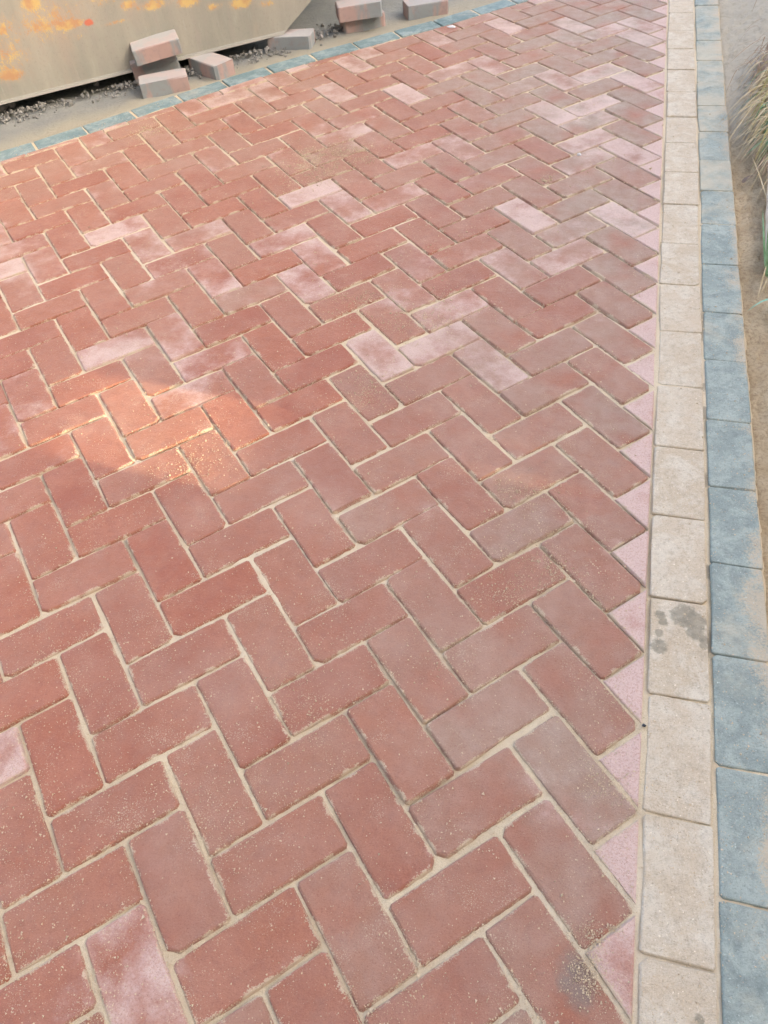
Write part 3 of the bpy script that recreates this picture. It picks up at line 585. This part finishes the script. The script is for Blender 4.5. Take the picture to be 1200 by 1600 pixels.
# ------------------------------------------------------------------ plants and debris on the soil
def leaf_mat(name, c1, c2, sc=40.):
    k = N(name); p = k.pos(); k.b.inputs['Subsurface Weight'].default_value = 0
    return k.out(k.mix(k.mr(k.noise(p, sc, 3.), .3, .7), c1, c2), .6, None, .35)
M_DRY = leaf_mat('straw', (.50, .37, .17), (.62, .50, .30)); M_OLIVE = leaf_mat('olive_blade', (.28, .24, .07), (.40, .33, .11)); M_GRN = leaf_mat('green_blade', (.10, .20, .07), (.20, .34, .18)); M_TEAL = leaf_mat('bluish_leaf', (.16, .42, .27), (.28, .55, .40))
M_BRN = leaf_mat('brown_fibre', (.28, .17, .09), (.46, .32, .20), 80.)
def blade_geo(V, F, p0, p1, p2, w, n=6):
    """curved tapering blade with a fold, quadratic path"""
    p0, p1, p2 = map(lambda q: np.array(q, float), (p0, p1, p2)); b = len(V); up = np.array([0, 0, 1.])
    for i in range(n+1):
        t = i/n; c = (1-t)**2*p0+2*t*(1-t)*p1+t*t*p2; tg = 2*(1-t)*(p1-p0)+2*t*(p2-p1); s_ = np.cross(tg, up); s_ = s_/(np.linalg.norm(s_)+1e-9)
        ww = w*(1-t**2.2)*(.55+.45*min(1, t*5))+.0003; nn = np.cross(s_, tg); nn /= np.linalg.norm(nn)+1e-9
        V += [c-s_*ww, c-nn*ww*.35, c+s_*ww, c+nn*ww*.1]
    for i in range(n):
        a = b+4*i
        for j in range(4): F.append((a+j, a+(j+1) % 4, a+4+(j+1) % 4, a+4+j))
def tuft_part(name, N_, base, spread, reach, w, mat, parent, droop=(.02, .1), h=(.06, .2)):
    V, F = [], []
    for i in range(N_):
        p0 = np.array([random.gauss(0, spread[0])+base[0], random.gauss(0, spread[1])+base[1], base[2]])
        d = np.array([random.gauss(reach[0], reach[2]), random.gauss(reach[1], reach[3])]); hh = random.uniform(*h)
        p2 = p0+np.array([d[0], d[1], random.uniform(*droop)]); p1 = p0+np.array([d[0]*.45, d[1]*.45, hh])
        blade_geo(V, F, p0, p1, p2, random.uniform(*w))
    return tag(link(name, mesh(name, V, F), mat, parent), kind='stuff')
tuft = link('dry_grass_clump', None, None, None, (.402, 2.50, .03)); tag(tuft, 'clump of dry straw-coloured grass hanging over the soil at the right edge', 'grass clump')
nb = 26; V, F = [], []
for j in range(14):                                             # root mass: lumpy mound
    for i in range(nb):
        a = i/nb*2*math.pi; q = j/13; rr = math.cos(q*math.pi/2)**.7
        x_ = .085*rr*math.cos(a); y_ = .44*rr*math.sin(a); f_ = 1+.28*(float(fbm(x_*9+5, y_*9, 3, 3, 60))-.5)+.22*(float(vnoise(a*9, q*22, 1, 3))-.5)
        V.append((x_*f_, y_*f_+.14, -.06+.16*math.sin(q*math.pi/2)*f_))
for j in range(13):
    for i in range(nb): F.append((j*nb+i, j*nb+(i+1) % nb, (j+1)*nb+(i+1) % nb, (j+1)*nb+i))
link('root_mound', mesh('root_mound', V, F, True), M_BRN, tuft)
tuft_part('dry_blades', 460, (-.01, -.02, .05), (.03, .15), (-.075, -.10, .05, .10), (.0010, .0024), M_DRY, tuft, (-.10, -.02), (.01, .09))
tuft_part('olive_blades', 150, (.0, .02, .06), (.03, .13), (-.05, -.10, .04, .10), (.0014, .0034), M_OLIVE, tuft, (-.09, .0), (.02, .10))
tuft_part('green_blades', 300, (.0, -.12, .05), (.03, .10), (-.05, -.08, .04, .07), (.0012, .003), M_GRN, tuft, (-.09, .0), (.02, .09))
tuft_part('brown_fibres', 320, (-.03, .10, .02), (.035, .26), (-.04, -.03, .03, .08), (.0008, .0018), M_BRN, tuft, (-.07, -.01), (.0, .04))
V, F = [], []; blade_geo(V, F, (.04, .36, .12), (-.03, .42, .16), (-.055, .50, .09), .011); link('broad_leaf', mesh('broad_leaf', V, F), M_TEAL, tuft); V, F = [], []
blade_geo(V, F, (.03, .02, .10), (-.04, -.0, .12), (-.075, -.03, .02), .007); link('broad_leaf', mesh('broad_leaf', V, F), M_TEAL, tuft)
yp = link('young_grass_plant', None, None, None, (.284, 1.50, .0)); tag(yp, 'small green grass plant at the right edge beside the blue-grey course', 'grass plant')
for (a, b, c, w) in [((.0, 0, 0), (-.035, .02, .09), (-.022, .16, .16), .0035), ((.004, .01, 0), (-.02, .05, .10), (.02, .18, .18), .003), ((.01, -.02, 0), (-.03, -.03, .06), (-.01, .05, .12), .003), ((.01, 0, 0), (.03, .03, .1), (.06, .1, .14), .003), ((-.004, .03, 0), (-.03, .08, .08), (-.03, .20, .10), .0034), ((.0, .05, 0), (-.012, .12, .09), (.012, .26, .12), .0032), ((.008, -.06, 0), (-.012, -.02, .08), (-.006, .10, .13), .0036)]:
    V, F = [], []; blade_geo(V, F, a, b, c, w); link('blade', mesh('blade', V, F), M_GRN, yp)
for (a, b, c, w) in [((.012, -.10, 0), (-.01, -.11, .05), (-.062, -.145, .008), .0032), ((.01, -.10, 0), (.0, -.14, .05), (-.01, -.20, .0), .0042), ((.02, -.10, 0), (.01, -.16, .04), (.012, -.22, .0), .0042)]:
    V, F = [], []; blade_geo(V, F, a, b, c, w); link('blade', mesh('blade', V, F), M_TEAL, yp)
for (a, b, c, w) in [((.0, .02, .0), (-.012, -.03, .05), (-.025, -.06, .0), .003), ((.006, .05, .0), (-.004, .0, .06), (-.012, -.05, .0), .003), ((-.01, .04, .03), (-.02, .0, .03), (-.035, -.09, .002), .0016)]:
    V, F = [], []; blade_geo(V, F, a, b, c, w); link('blade', mesh('blade', V, F), M_DRY, yp)
# pale stalk lying on the soil
V, F = [], []
for i in range(21):
    t = i/20; c = np.array([.292+.062*t, 1.56+.86*t, .018+.03*t]); r = .019*(1+.05*math.sin(i*1.7))*(1.15 if i in (6, 13) else 1)
    for j in range(10):
        a = j/10*2*math.pi; V.append(c+np.array([r*math.cos(a), 0, r*.8*math.sin(a)]))
for i in range(20):
    for j in range(10): F.append((i*10+j, i*10+(j+1) % 10, i*10+10+(j+1) % 10, i*10+10+j))
F += [tuple(range(10)), tuple(reversed(range(200, 210)))]
o = link('dry_stalk', mesh('dry_stalk', V, F, True), leaf_mat('pale_stalk', (.52, .43, .30), (.63, .56, .43), 25.)); o.location = (-.002, 0, 0); tag(o, 'thick pale dry stalk lying along the soil at the right edge', 'stalk')
V, F = [], []; blade_geo(V, F, (-.016, -.022, .006), (0, 0, .018), (.016, .022, .008), .008)
o = link('dead_leaf', mesh('dead_leaf', V, F), leaf_mat('dark_leaf', (.10, .07, .05), (.20, .14, .09))); o.location = (.255, 2.05, .004); tag(o, 'small dark curled leaf on the soil below the dry grass', 'leaf')
V, F = [], []; blade_geo(V, F, (.03, -.12, .01), (.0, .06, .04), (-.012, .16, .03), .0016)
o = link('straw', mesh('straw', V, F), M_DRY); o.location = (.275, 2.0, .006); tag(o, 'single bent straw lying beside the dark curled leaf', 'straw')
